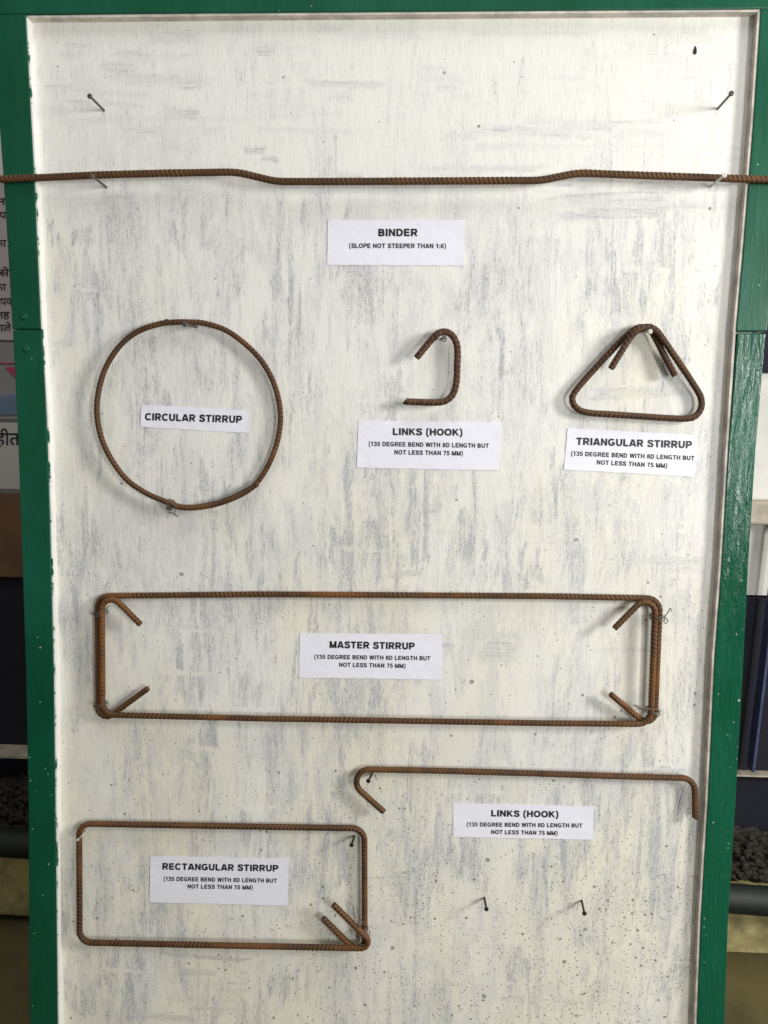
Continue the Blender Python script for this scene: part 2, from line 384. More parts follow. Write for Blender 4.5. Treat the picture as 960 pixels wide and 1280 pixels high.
lip([(y, i) for y, i, o in LU[1:]] + [(y, i) for y, i, o in LL[1:]], 1)
lip([(y, i) for y, i, o in RU[1:]] + [(y, i) for y, i, o in RL[1:]], -1, w=0.0030, mat='lipshade')
b = [at(32, 19, FR), at(320, 16, FR), at(951, 11, FR)]
loop = [Vector((p.x, FR + 0.0012, p.z + 0.0004)) for p in b] + [Vector((p.x, FR + 0.0012, p.z - 0.0026)) for p in b[::-1]]
prism('edge_strip', loop, [Vector((p.x, 0.002, p.z)) for p in loop], M['liptop'], board, 0.0005)

def lathe(prof, n=14):
    """prof: (radius, height) pairs, height along -y"""
    v, f = [], []
    for r, h in prof: v += [(r * math.cos(2 * math.pi * k / n), -h, r * math.sin(2 * math.pi * k / n)) for k in range(n)]
    for j in range(len(prof) - 1):
        f += [(j * n + k, j * n + (k + 1) % n, (j + 1) * n + (k + 1) % n, (j + 1) * n + k) for k in range(n)]
    f += [tuple(range(n)), tuple((len(prof) - 1) * n + k for k in range(n))]
    return v, f
sv, sf = lathe([(0.0042, -0.002), (0.0042, 0.0006), (0.0036, 0.0014), (0.0022, 0.0020), (0.0008, 0.0014)])
screw_me = recalc(mesh('screw', sv, sf)); screw_me.materials.append(M['green'])
for p in ((30, 396), (33, 436)):
    o = link('screw', screw_me, None, board); o.location = at(*p, FR)

# black drip near the top right corner and dark gouges along the top edge: raised paint marks
def blob(px, y=-0.0011):
    pts = [at(*p, y) for p in px]
    return prism('paint_drip', pts, [p + Vector((0, 0.0012, 0)) for p in pts], M['drip'], panel)
blob([(869.5, 57), (871, 61), (871, 66), (869, 68), (867, 66), (867.5, 62)])
blob([(738, 19.2), (752, 20.4), (770, 19.0), (769, 20.6), (752, 21.8), (739, 20.6)])
blob([(944, 30), (946.5, 29), (946, 45), (944.5, 58), (943, 52), (943.5, 40)], -0.0013)

# ------------------------------------------------------------------ bars
R0 = 0.0039
def fillet(pts, rad):
    out = [pts[0]]
    for i in range(1, len(pts) - 1):
        p, a, b = pts[i], (pts[i - 1] - pts[i]), (pts[i + 1] - pts[i])
        r = rad[i]
        if not r: out.append(p); continue
        la, lb = a.length, b.length; a.normalize(); b.normalize()
        ang = a.angle(b)
        if ang > math.pi - 0.02: out.append(p); continue
        t = min(r / math.tan(ang / 2), la * 0.49 if i > 1 else la * 0.9, lb * 0.49 if i < len(pts) - 2 else lb * 0.9)
        r = t * math.tan(ang / 2)
        bis = (a + b).normalized(); cen = p + bis * (r / math.sin(ang / 2))
        s, e = p + a * t - cen, p + b * t - cen
        tot = s.angle(e); ax = s.cross(e).normalized(); n = max(4, int(tot / 0.12))
        for k in range(n + 1): out.append(cen + Matrix.Rotation(tot * k / n, 3, ax) @ s)
    out.append(pts[-1]); return out

def catmull(pts, n=10):
    out = []; P = [pts[0] * 2 - pts[1]] + pts + [pts[-1] * 2 - pts[-2]]
    for i in range(1, len(P) - 2):
        for k in range(n):
            t = k / n; a, b, c, d = P[i - 1], P[i], P[i + 1], P[i + 2]
            out.append(0.5 * ((2 * b) + (c - a) * t + (2 * a - 5 * b + 4 * c - d) * t * t + (3 * b - a - 3 * c + d) * t ** 3))
    out.append(pts[-1]); return out

def resample(pts, ds):
    P = np.array([tuple(p) for p in pts]); seg = np.linalg.norm(np.diff(P, axis=0), axis=1); s = np.concatenate([[0], np.cumsum(seg)])
    n = max(2, int(s[-1] / ds)); t = np.linspace(0, s[-1], n + 1)
    return np.stack([np.interp(t, s, P[:, i]) for i in range(3)], -1), t

def sweep(name, pts, r, mat, parent, ribs=True, nseg=14, ds=None, pitch=0.0054, turn=2, cut=0.0, handed=1, rib=1.0):
    """round bar along a path; ribs=True gives the slanted ribs of reinforcing steel"""
    P, s = resample(pts, ds or (pitch / 6 if ribs else r * 1.2))
    T = np.gradient(P, axis=0); T /= np.linalg.norm(T, axis=1)[:, None]
    ref = np.array([0, -1.0, 0]); N = np.zeros_like(P)
    v = ref - T[0] * (ref @ T[0])
    if np.linalg.norm(v) < 0.1: ref = np.array([1.0, 0, 0]); v = ref - T[0] * (ref @ T[0])
    N[0] = v / np.linalg.norm(v)
    for i in range(1, len(P)):
        v = N[i - 1] - T[i] * (N[i - 1] @ T[i]); N[i] = v / np.linalg.norm(v)
    B = np.cross(T, N)
    th = np.arange(nseg) * 2 * math.pi / nseg
    if ribs:
        wob = 0.25 * np.sin(s * 31 + 1.3)[:, None]
        wob = wob + np.interp(s, np.linspace(0, s[-1], 60), rng.normal(0, 0.5, 60))[:, None]
        ph = 2 * math.pi * s[:, None] / pitch + handed * turn * th[None, :] + wob
        k = np.clip(0.2 + 1.1 * np.sin(ph), 0, 1) * np.clip(np.interp(s, np.linspace(0, s[-1], 50), rng.uniform(0.35, 1.1, 50)), 0, 1)[:, None]
        seam = np.exp(-((np.abs(np.sin(th - 0.6)) / 0.25) ** 2))[None, :] * 0.7
        k = np.maximum(k, seam + 0 * k)
        rr = r * (0.945 + 0.10 * rib * k) * (1 + 0.012 * np.sin(s * 143 + 2)[:, None])
    else:
        k = np.zeros((len(P), nseg)); rr = np.full((len(P), nseg), r)
    rr[0] *= 0.86; rr[-1] *= 0.86
    V = P[:, None, :] + rr[:, :, None] * (np.cos(th)[None, :, None] * N[:, None, :] + np.sin(th)[None, :, None] * B[:, None, :])
    if cut:   # sheared end
        V[-1] += (T[-1] * cut * r) * np.cos(th + 0.6)[:, None]
    n = len(P); idx = np.arange(n * nseg).reshape(n, nseg)
    f = np.stack([idx[:-1], np.roll(idx, -1, 1)[:-1], np.roll(idx, -1, 1)[1:], idx[1:]], -1).reshape(-1, 4)
    fl = [tuple(map(int, q)) for q in f] + [tuple(map(int, idx[0])), tuple(map(int, idx[-1][::-1]))]
    me = bpy.data.meshes.new(name); me.from_pydata(V.reshape(-1, 3).tolist(), [], fl); me.update()
    recalc(me)
    a = me.attributes.new('rib', 'FLOAT', 'POINT'); a.data.foreach_set('value', k.reshape(-1).astype(np.float32))
    o = link(name, me, mat, parent, smooth=True)
    me.polygons[len(me.polygons) - 1].use_smooth = False; me.polygons[len(me.polygons) - 2].use_smooth = False
    return o

def path(spec):
    """spec rows: (px, py, depth in front of panel, bend radius in metres)"""
    return fillet([at(p[0], p[1], -p[2]) for p in spec], [p[3] if len(p) > 3 else 0 for p in spec])

def wire(name, px, parent, r=0.0006, mat='wire'):
    return sweep(name, catmull([at(x, y, -d) for x, y, d in px], 8), r, M[mat], parent, ribs=False, nseg=7, ds=0.0012)

def coil(cx, cy, depth, along, rad, turns, length, tails=(), parent=None):
    """binding wire wound round a bar; along = bar direction in the panel plane (radians)"""
    c = at(cx, cy, -depth); u = Vector((math.cos(along), 0, math.sin(along))); w = Vector((-u.z, 0, u.x)); q = Vector((0, -1, 0))
    pts = [at(*t) for t in tails[:1]] if tails else []
    n = int(turns * 14)
    for k in range(n + 1):
        a = 2 * math.pi * turns * k / n
        pts.append(c + u * (length * (k / n - 0.5)) + (w * math.cos(a) + q * math.sin(a)) * rad)
    for t in tails[1:]: pts.append(at(*t))
    return sweep('tie_wire', catmull(pts, 3), 0.00055, M['wire'], parent, ribs=False, nseg=6, ds=0.0011)

# binder
bd = 0.0170
bn = [(-45, 225, bd), (0, 224, bd), (60, 221.7, bd), (120, 218.8, bd), (200, 216.6, bd), (296, 215, bd, 0.10), (345, 227, bd, 0.10), (430, 226.9, bd), (530, 226.4, bd), (676, 225.6, bd, 0.10), (722, 216.2, bd, 0.10), (800, 219.2, bd), (905, 222.8, bd), (1005, 226, bd)]
tag(sweep('binder_bar', path(bn), 0.0043, M['rust_binder'], None, handed=-1), 'long rusty ribbed bar with a shallow dip across the top of board', 'steel bar')

# circular stirrup
ring = empty('circular_stirrup'); tag(ring, 'rusty steel ring around its paper label', 'stirrup')
cp = [(322, 604.5), (304, 617), (275, 629), (246, 634.5), (225, 634), (208, 627.5), (182, 616), (158, 599), (138, 572), (125.5, 543), (121, 511), (125.5, 479), (135.5, 453), (152, 430), (173, 414), (199, 405), (217, 402.8), (235, 402.6), (257, 404.5), (287, 415.5), (321, 444), (341, 476), (350, 511), (348.5, 543), (338.5, 575), (321.5, 603), (303, 616), (275, 628), (246, 633.7), (225, 633.3), (208, 627)]
n_ = len(cp); pts = []
for i, p in enumerate(cp):
    d = 0.0165 - 0.0095 * min(1, max(0, (i - 3) / 20))
    pts.append(at(p[0], p[1], -d))
sweep('bar', catmull(pts, 10), 0.0035, M['rust_mid'], ring, pitch=0.0050)
coil(213, 631, 0.0118, -0.25, 0.0068, 4.2, 0.007, parent=ring)
wire('tie_wire', [(212, 629, .020), (220, 633, .022), (218, 641, .020), (222, 646, .018), (215, 641, .016), (210, 640, .014)], ring)
wire('tie_wire', [(202, 404, .014), (207, 399.5, .017), (212, 401, .019), (211, 406, .014)], ring)

# small link hook
hk = empty('link_hook'); tag(hk, 'short rusty link hook bent like a narrow open loop', 'link hook')
sweep('bar', path([(520.5, 447.5, .014), (560, 401, .011, .015), (572, 412, .0095, .0), (573, 430, .0090, .0), (570.5, 503.5, .0085, .019), (544, 502.5, .0090), (505, 501.5, .013)]) if False else
      catmull([at(x, y, -d) for x, y, d in [(520.5, 447.5, .015), (532, 433.5, .014), (543.5, 420, .013), (550, 415.8, .012), (557, 414.8, .0115), (565, 419, .011), (570.5, 429, .0105), (572, 441, .0105), (571.5, 455, .0105), (571, 470, .0105), (569.5, 483, .0105), (565.5, 493.5, .0105), (558, 500.5, .0105), (549, 503, .0105), (535, 503, .011), (520, 502.5, .012), (507, 502, .014)]], 8),
      0.0042, M['rust_dark'], hk, pitch=0.0058, cut=0.9)
wire('tie_wire', [(546, 424, .018), (549, 416, .020), (553, 420, .021), (558, 424, .020), (556, 427, .017), (552, 425, .012)], hk)

# triangular stirrup
tr = empty('triangular_stirrup'); tag(tr, 'rusty triangular stirrup with both ends hooked inside its apex', 'stirrup')
tpx = [(763.5, 461, .0185), (776, 440.5, .0185), (789, 420.5, .018), (799, 411.3, .0175), (811, 408.6, .017), (821, 414, .0165), (829, 424.5, .0155), (850, 455, .0105), (871, 487, .0085), (876.5, 499, .0085), (876, 511, .0085), (868.5, 520.5, .0085), (857, 523.3, .0085), (830, 522.3, .0085), (770, 518.3, .0085), (737, 516, .0085), (722, 511, .0085), (715.5, 500.5, .0085), (720, 488, .0085), (747, 457, .008), (775, 427.5, .0075), (792, 412.5, .0075), (804, 409, .0078), (813, 413, .0080), (820, 424, .0085), (832, 447.5, .011), (844, 470, .014)]
sweep('bar', catmull([at(x, y, -d) for x, y, d in tpx], 9), 0.0040, M['rust_dark'], tr, pitch=0.0055)

# master stirrup: two overlapping bars
ms = empty('master_stirrup'); tag(ms, 'long rusty rectangular stirrup with four hooked ends, around its label', 'stirrup')
A = 0.0150; Bk = 0.0060
sweep('bar', path([(176, 781, A + .003), (127.5, 732, A, .0135), (128, 893.5, A, .016), (330, 898.3, A), (680, 904, A), (813.5, 905, A, .016), (820, 733, A, .0135), (767.5, 786, A + .004)]), R0, M['rust_orange'], ms)
sweep('bar', path([(185, 860.5, Bk + .006), (123, 906, Bk, .0115), (122, 745, Bk, .016), (330, 742.8, Bk), (680, 745.2, Bk), (825, 748, Bk, .016), (818, 914, Bk, .0115), (763, 867.5, Bk + .009)]), R0, M['rust_orange'], ms, handed=-1)
coil(125.5, 766, 0.0105, -1.4, 0.0092, 2.3, 0.006, [(113, 768, -.004), (137, 757, -.016)], ms)
coil(126, 880, 0.0105, -1.4, 0.0092, 2.1, 0.006, [(117, 884, -.004), (131, 873, -.016)], ms)
coil(822, 771, 0.0105, 1.5, 0.0094, 2.4, 0.006, [(827, 773, -.014), (830, 771, -.016), (834.5, 774, -.016), (833, 779, -.014), (829.5, 777.5, -.012), (831.5, 774, -.012)], ms)
wire('tie_wire', [(826, 772, .014), (833, 768, .016), (838, 760, .017), (839, 765, .018)], ms)
coil(815.5, 888, 0.0105, 1.5, 0.0092, 2.1, 0.004, [(792, 881, -.022), (820, 887, -.016), (825, 892, -.014), (822, 896, -.012), (819, 891, -.012)], ms)
wire('tie_wire', [(792, 881, .022), (803, 884, .021), (814, 887, .020)], ms)

# rectangular stirrup
rs = empty('rectangular_stirrup'); tag(rs, 'small rusty rectangular stirrup with two parallel hooks in one corner', 'stirrup')
f_ = 0.0075; g_ = 0.0165
sweep('bar', path([(403.5, 1147.5, .0150), (456, 1199.5, f_, .0105), (455.5, 1035.5, f_, .016), (290, 1032.8, f_ + .001), (99, 1029.5, .010, .016), (99.5, 1178, .012, .016), (290, 1182, .0145), (472, 1185.5, g_, .0105), (416.5, 1130.5, .0215)]), R0 * 1.03, M['rust_mid'], rs)
coil(452, 1164, 0.012, 2.3, 0.0098, 2.2, 0.006, [(441, 1131, -.016), (447, 1150, -.022)], rs)
wire('tie_wire', [(457, 1156, .020), (450, 1148, .022), (447, 1139, .020), (446, 1131, .016)], rs)
wire('tie_wire', [(448, 1180, .018), (456, 1181, .018), (461, 1172, .014), (462, 1163, .010)], rs)

# long link hook
lk = empty('long_link_hook'); tag(lk, 'long rusty link bar hooked down at both ends above its label', 'link hook')
sweep('bar', path([(480, 1015, .0135), (420, 961, .0098, .0165), (545, 963.3, .0095), (660, 966.5, .0095), (770, 970.2, .0095), (868.5, 972.8, .0095, .017), (869, 1022, .0125)]), 0.0040, M['rust_mid'], lk, pitch=0.0048, turn=3, cut=0.5)
wire('tie_wire', [(857, 979, .016), (853, 990, .019), (849, 1004, .017), (847, 1019, .013)], lk, 0.00045)
wire('tie_wire', [(463, 966, .014), (468, 968, .016), (471, 975, .010)], lk, 0.00045)

# ------------------------------------------------------------------ nails
def nail(base, head, label, mat='nail', r=0.0015, hr=0.0030, lmax=None):
    b = at(*base)
    best = min((Vector((at(*head, -l).x - b.x, 0, at(*head, -l).z - b.z)).length, l) for l in np.linspace(0.012, 0.055, 60))
    Lh = best[1]; h = at(*head, -Lh); ax = (h - b); ln = ax.length
    v, f = lathe([(r * 0.9, -0.004), (r, 0.0), (r, ln - 0.0012), (hr * 0.8, ln - 0.0008), (hr, ln), (hr, ln + 0.0009), (hr * 0.7, ln + 0.0014)], 12)
    o = link('nail', recalc(mesh('nail', v, f)), M[mat], None, smooth=False)
    for p in o.data.polygons: p.use_smooth = len(p.vertices) == 4
    o.location = b; o.rotation_euler = Vector((0, -1, 0)).rotation_difference(ax).to_euler()
    return tag(o, label, 'nail', 'nails in the board')
nail((130, 138), (112.5, 120.5), 'bare nail in the upper left corner of the board')
nail((897, 136), (914, 117), 'bare nail in the upper right corner of the board')
nail((133, 234), (115, 220), 'nail under the left end of the dipped bar')
nail((887.5, 233.5), (905, 219.5), 'white-tipped nail under the right end of the dipped bar', 'nail_painted')
nail((246, 408.5), (231, 405.5), 'nail holding up the top of the steel ring')
nail((551, 424), (555.5, 422), 'nail inside the bend of the short link hook', hr=0.0026)
nail((801, 415), (812.5, 414.5), 'pale nail under the apex of the triangular stirrup', 'nail_painted')
nail((443, 1045), (439.5, 1056), 'dark nail inside the upper right corner of the small rectangular stirrup', 'nail_dark')
nail((109, 1038), (97, 1050), 'pale nail at the upper left corner of the small rectangular stirrup', 'nail_painted', r=0.0010, hr=0.0018)
nail((465, 967), (460.5, 976), 'dark nail inside the left bend of the long link hook', 'nail_dark')
nail((605.5, 1122), (608, 1136), 'left of the two bare nails low on the board', 'nail_dark')
nail((727, 1125.5), (730.5, 1141.5), 'right of the two bare nails low on the board', 'nail_dark')

# ------------------------------------------------------------------ paper labels
def ell(cx, cy, rx, ry, a0=0, a1=360, n=18):
    return [(cx + rx * math.cos(math.radians(a0 + (a1 - a0) * k / n)), cy + ry * math.sin(math.radians(a0 + (a1 - a0) * k / n))) for k in range(n + 1)]
def cat2(p, n=5):
    return [(q.x, q.y) for q in catmull([Vector((x, y, 0)) for x, y in p], n)]
BOWL = [(.13, .9), (.45, .9)] + ell(.45, .675, .25, .225, 90, -90, 10) + [(.13, .45)]
# heavy sans capitals: advance width, strokes (polylines on the stroke centre), stroke weight
GLYPH = {
 'A': (.88, [[(.08, 0), (.40, 1)], [(.80, 0), (.48, 1)], [(.2, .27), (.68, .27)]], .2),
 'B': (.80, [[(.13, 0), (.13, 1)], [(.13, .9), (.43, .9)] + ell(.43, .715, .2, .185, 90, -90, 8) + [(.13, .53)], [(.13, .51), (.45, .51)] + ell(.45, .305, .23, .205, 90, -90, 8) + [(.13, .1)]], .2),
 'C': (.86, [ell(.46, .5, .36, .41, 42, 318)], .2),
 'D': (.84, [[(.13, 0), (.13, 1)], [(.13, .9), (.38, .9)] + ell(.38, .5, .34, .4, 90, -90, 12) + [(.13, .1)]], .2),
 'E': (.76, [[(.13, 0), (.13, 1)], [(.13, .9), (.71, .9)], [(.13, .51), (.67, .51)], [(.13, .1), (.73, .1)]], .2),
 'G': (.92, [ell(.46, .5, .36, .41, 42, 318), [(.48, .44), (.84, .44)], [(.76, .5), (.76, .1)]], .2),
 'H': (.84, [[(.13, 0), (.13, 1)], [(.71, 0), (.71, 1)], [(.13, .52), (.71, .52)]], .2),
 'I': (.28, [[(.14, 0), (.14, 1)]], .21),
 'K': (.84, [[(.13, 0), (.13, 1)], [(.72, 1.02), (.16, .40)], [(.34, .58), (.76, -.02)]], .2),
 'L': (.70, [[(.13, 0), (.13, 1)], [(.13, .1), (.67, .1)]], .2),
 'M': (.98, [[(.12, 0), (.12, 1)], [(.86, 0), (.86, 1)], [(.14, 1), (.46, .04)], [(.84, 1), (.52, .04)]], .19),
 'N': (.84, [[(.13, 0), (.13, 1)], [(.71, 0), (.71, 1)], [(.13, 1), (.71, 0)]], .19),
 'O': (.92, [ell(.46, .5, .36, .41)], .2),
 'P': (.76, [[(.13, 0), (.13, 1)], BOWL], .2),
 'R': (.84, [[(.13, 0), (.13, 1)], BOWL, [(.42, .45), (.74, -.02)]], .2),
 'S': (.78, [cat2([(.69, .70), (.62, .86), (.4, .91), (.17, .83), (.15, .68), (.32, .56), (.5, .49), (.66, .38), (.66, .2), (.52, .1), (.38, .09), (.17, .15), (.1, .32)])], .2),
 'T': (.78, [[(0.02, .9), (.76, .9)], [(.39, .95), (.39, 0)]], .2),
 'U': (.84, [[(.13, 1), (.13, .4)] + ell(.42, .4, .29, .31, 180, 360, 12) + [(.71, 1)]], .2),
 'W': (1.14, [[(.08, 1), (.30, 0)], [(.33, 0), (.55, 1)], [(.59, 1), (.81, 0)], [(.84, 0), (1.06, 1)]], .18),
 '(': (.38, [cat2([(.32, 1.06), (.15, .78), (.11, .42), (.15, .06), (.32, -.22)])], .16),
 ')': (.38, [cat2([(.06, 1.06), (.23, .78), (.27, .42), (.23, .06), (.06, -.22)])], .16),
 '1': (.58, [[(.36, 0), (.36, 1)], [(.36, .9), (.10, .70)]], .2),
 '3': (.68, [cat2([(.08, .74), (.2, .89), (.38, .91), (.55, .8), (.52, .62), (.32, .53)]), cat2([(.32, .53), (.56, .45), (.6, .25), (.47, .1), (.33, .09), (.17, .13), (.07, .28)])], .18),
 '5': (.68, [[(.62, .91), (.18, .91)], [(.2, .95), (.15, .48)], cat2([(.15, .5), (.36, .58), (.56, .48), (.6, .3), (.5, .14), (.34, .09), (.17, .13), (.07, .27)])], .18),
 '6': (.70, [ell(.36, .31, .24, .22), cat2([(.6, .76), (.5, .9), (.33, .9), (.17, .74), (.11, .5), (.13, .3)])], .18),
 '7': (.66, [[(.05, .91), (.62, .91)], [(.57, .9), (.38, .5), (.28, 0)]], .19),
 '8': (.70, [ell(.35, .715, .21, .195), ell(.35, .3, .24, .21)], .18),
 ':': (.30, [[(.15, 0), (.15, .2)], [(.15, .5), (.15, .7)]], .22),
}
def text_mesh(txt, bold):
    """flat letter shapes, capital height 1"""
    v, f = [], []; x = 0.0
    for ch in txt:
        if ch == ' ': x += .42; continue
        w, strokes, t = GLYPH[ch]; t = t * bold
        for st in strokes:
            P = np.array(st, float); d = np.gradient(P, axis=0) if len(P) > 2 else np.repeat((P[1] - P[0])[None], 2, 0)
            d /= np.linalg.norm(d, axis=1)[:, None] + 1e-9
            nn = np.stack([-d[:, 1], d[:, 0]], -1) * t / 2; b0 = len(v)
            for p, q in zip(P, nn):
                for e in (p + q, p - q):
                    y = e[1] if ch in '()' else min(1.01, max(-0.01, e[1]))
                    v.append((x + e[0], y, 0))
            f += [(b0 + 2 * k, b0 + 2 * k + 1, b0 + 2 * k + 3, b0 + 2 * k + 2) for k in range(len(P) - 1)]
        x += w + .11
    return mesh('lettering', v, f)

def font_mesh(txt, bold):
    cu = bpy.data.curves.new('t', 'FONT'); cu.body = txt; cu.size = 1.0; cu.offset = bold; cu.resolution_u = 3
    o = bpy.data.objects.new('t', cu); C.objects.link(o)
    bpy.context.view_layer.update()
    me = bpy.data.meshes.new_from_object(o.evaluated_get(bpy.context.evaluated_depsgraph_get()))
    bpy.data.objects.remove(o); bpy.data.curves.remove(cu)
    return me

def paper_bump(px, py, seed):
    return 0.00014 * (math.sin(px * 0.13 + seed) * math.sin(py * 0.17 + seed * 2) + 0.6 * math.sin(px * 0.31 - py * 0.21 + seed * 3))

def lettering(parent, lines, y, seed, name='lettering', mat='ink', bold=1.0, font=False):
    """lines: (text, x of left end, y of baseline there, x of right end, y of baseline there, capital height) in photograph pixels"""
    for txt, ax, ay, bx, by, ch in lines:
        if not font: ch *= 0.89 if ch > 7 else 0.94
        me = font_mesh(txt, bold) if font else text_mesh(txt, bold * 1.25 if ch > 7 else bold * 1.12)
        n = len(me.vertices); co = np.zeros(n * 3); me.vertices.foreach_get('co', co); co = co.reshape(-1, 3)
        lo, hi = co[:, 0].min(), co[:, 0].max()
        cap = 0.7 if font else 1.0
        out = []
        ux, uy = bx - ax, by - ay; ln = math.hypot(ux, uy); ux /= ln; uy /= ln
        for c in co:
            u = (c[0] - lo) / (hi - lo) * ln; w = c[1] / cap * ch
            px, py = ax + ux * u + uy * w, ay + uy * u - ux * w
            out.append(at(px, py, y - 0.0003 - paper_bump(px, py, seed)))
        me.vertices.foreach_set('co', np.array([tuple(p) for p in out]).reshape(-1)); me.update()
        me.name = name
        link(name, me, M[mat], parent)

PY = -0.00075
def label(name, corners, lines, desc, seed):
    """corners: tl, tr, br, bl in photograph pixels"""
    root = empty(name); tag(root, desc, 'paper label', 'printed paper labels')
    nx, nz = 26, 10; tl, tr, br, bl = [Vector((c[0], c[1], 0)) for c in corners]
    v, f = [], []
    for j in range(nz + 1):
        for i in range(nx + 1):
            s, t = i / nx, j / nz
            p = (tl * (1 - s) + tr * s) * (1 - t) + (bl * (1 - s) + br * s) * t
            e = max(abs(s - .5), abs(t - .5)) * 2
            lift = 0.0003 * max(0, (abs(s - .5) * 2 - .95) / .05) * max(0, math.sin(seed * 5 + t * 7 + (3 if s > .5 else 0))) if e > .88 else 0
            v.append(at(p.x + random.uniform(-.25, .25) * (e > .99), p.y + random.uniform(-.25, .25) * (e > .99), PY - paper_bump(p.x, p.y, seed) - lift))
    for j in range(nz):
        for i in range(nx): f.append((j * (nx + 1) + i, (j + 1) * (nx + 1) + i, (j + 1) * (nx + 1) + i + 1, j * (nx + 1) + i + 1))
    rim = list(range(nx + 1)) + [(j * (nx + 1) + nx) for j in range(1, nz + 1)] + [nz * (nx + 1) + i for i in range(nx - 1, -1, -1)] + [j * (nx + 1) for j in range(nz - 1, 0, -1)]
    b0 = len(v); v += [v[k].copy() for k in rim] + [v[k] + Vector((0, 0.00035, 0)) for k in rim]; m_ = len(rim)
    f += [(b0 + k, b0 + (k + 1) % m_, b0 + m_ + (k + 1) % m_, b0 + m_ + k) for k in range(m_)]
    o = link('paper', mesh('paper', v, f), M['paper'], root, smooth=True)
    lettering(o, lines, PY, seed)
    return root
L2 = '(135 DEGREE BEND WITH 8D LENGTH BUT'; L3 = 'NOT LESS THAN 75 MM)'
label('binder_label', [(410, 275), (580.5, 275), (580, 332), (409, 331)],
      [('BINDER', 473, 295.3, 522, 295.2, 10.5), ('(SLOPE NOT STEEPER THAN 1:6)', 436.5, 310, 557.5, 310.3, 6.2)], 'white paper label reading BINDER under the dipped bar', 1)
label('ring_label', [(177, 506), (309, 513), (308, 541), (175.5, 533.5)],
      [('CIRCULAR STIRRUP', 181, 525.3, 302.5, 528.8, 10.2)], 'tilted white paper strip reading CIRCULAR STIRRUP inside the ring', 2)
label('hook_label', [(448, 525.5), (625, 528), (623, 588), (446, 584.5)],
      [('LINKS (HOOK)', 491, 543.8, 578, 544.8, 9.8), (L2, 461, 557.5, 611, 560, 6), (L3, 493, 568, 578.5, 569.5, 6)], 'white paper label reading LINKS HOOK under the short link hook', 3)
label('triangle_label', [(709.5, 535), (872, 544), (868.5, 596), (705, 587)],
      [('TRIANGULAR STIRRUP', 720.5, 556, 865, 560.5, 10.2), (L2, 714, 569.5, 868, 575.5, 6), (L3, 746, 580.5, 834, 585, 6)], 'white paper label reading TRIANGULAR STIRRUP under the triangle', 4)
label('master_label', [(375, 791.5), (553, 793.5), (551.5, 849.5), (373.5, 847)],
      [('MASTER STIRRUP', 412, 810, 518.5, 812, 9.8), (L2, 393, 823.5, 538, 825.5, 5.6), (L3, 424, 833.5, 507, 835, 5.6)], 'white paper label reading MASTER STIRRUP inside the long stirrup', 5)
label('long_link_label', [(566.5, 1004), (742, 1008), (741, 1049.5), (566.5, 1046)],
      [('LINKS (HOOK)', 614, 1020.5, 698, 1022, 9), (L2, 583.5, 1033, 728, 1034.5, 5.5), (L3, 614, 1042.5, 697, 1044, 5.5)], 'white paper label reading LINKS HOOK under the long link bar', 6)
label('rectangle_label', [(188, 1070.5), (361, 1073), (359.5, 1132), (187, 1128)],
      [('RECTANGULAR STIRRUP', 203, 1087, 348, 1089.5, 9.2), (L2, 204.5, 1101, 346, 1103.5, 5.5), (L3, 234.5, 1110.5, 316, 1112, 5.5)], 'white paper label reading RECTANGULAR STIRRUP inside the small rectangle', 7)

# ------------------------------------------------------------------ behind the board
WY = 0.60
M['wallwhite'] = mat_plain('old white wall paint', (0.62, 0.61, 0.57), 0.8, var=0.08, sc=12, bump=0.2)
M['navy'] = mat_plain('navy wall paint', (0.0045, 0.0055, 0.014), 0.85, var=0.35, sc=18, bump=0.2)
M['bluebar'] = mat_plain('worn blue paint', (0.05, 0.065, 0.14), 0.5, var=0.3, sc=60)
M['concrete'] = mat_plain('stained yellow concrete', (0.40, 0.34, 0.15), 0.85, var=0.45, sc=16, bump=0.5)
M['floor'] = mat_plain('olive floor', (0.105, 0.085, 0.028), 0.8, var=0.3, sc=8, bump=0.3)
M['soil'] = mat_plain('dark gravel soil', (0.030, 0.024, 0.018), 0.95, var=0.5, sc=120, bump=1.0)
M['pipe'] = mat_plain('dark green pipe paint', (0.007, 0.012, 0.009), 0.6, var=0.3, sc=30)
M['sill'] = mat_plain('beige sill paint', (0.42, 0.37, 0.29), 0.7, var=0.2, sc=30, bump=0.3)
M['brown'] = mat_plain('brown board', (0.13, 0.064, 0.030), 0.6, var=0.2, sc=14)
M['poster'] = mat_plain('poster paper', (0.44, 0.37, 0.39), 0.6, var=0.05, sc=10)
M['posterw'] = mat_plain('poster paper white', (0.47, 0.45, 0.42), 0.6, var=0.05, sc=10)
M['postergrey'] = mat_plain('poster grey print', (0.24, 0.235, 0.24), 0.6, var=0.1, sc=10)
M['magenta'] = mat_plain('magenta print', (0.42, 0.035, 0.12), 0.6, var=0.1)
M['lightblue'] = mat_plain('blue print', (0.13, 0.19, 0.27), 0.6, var=0.1)

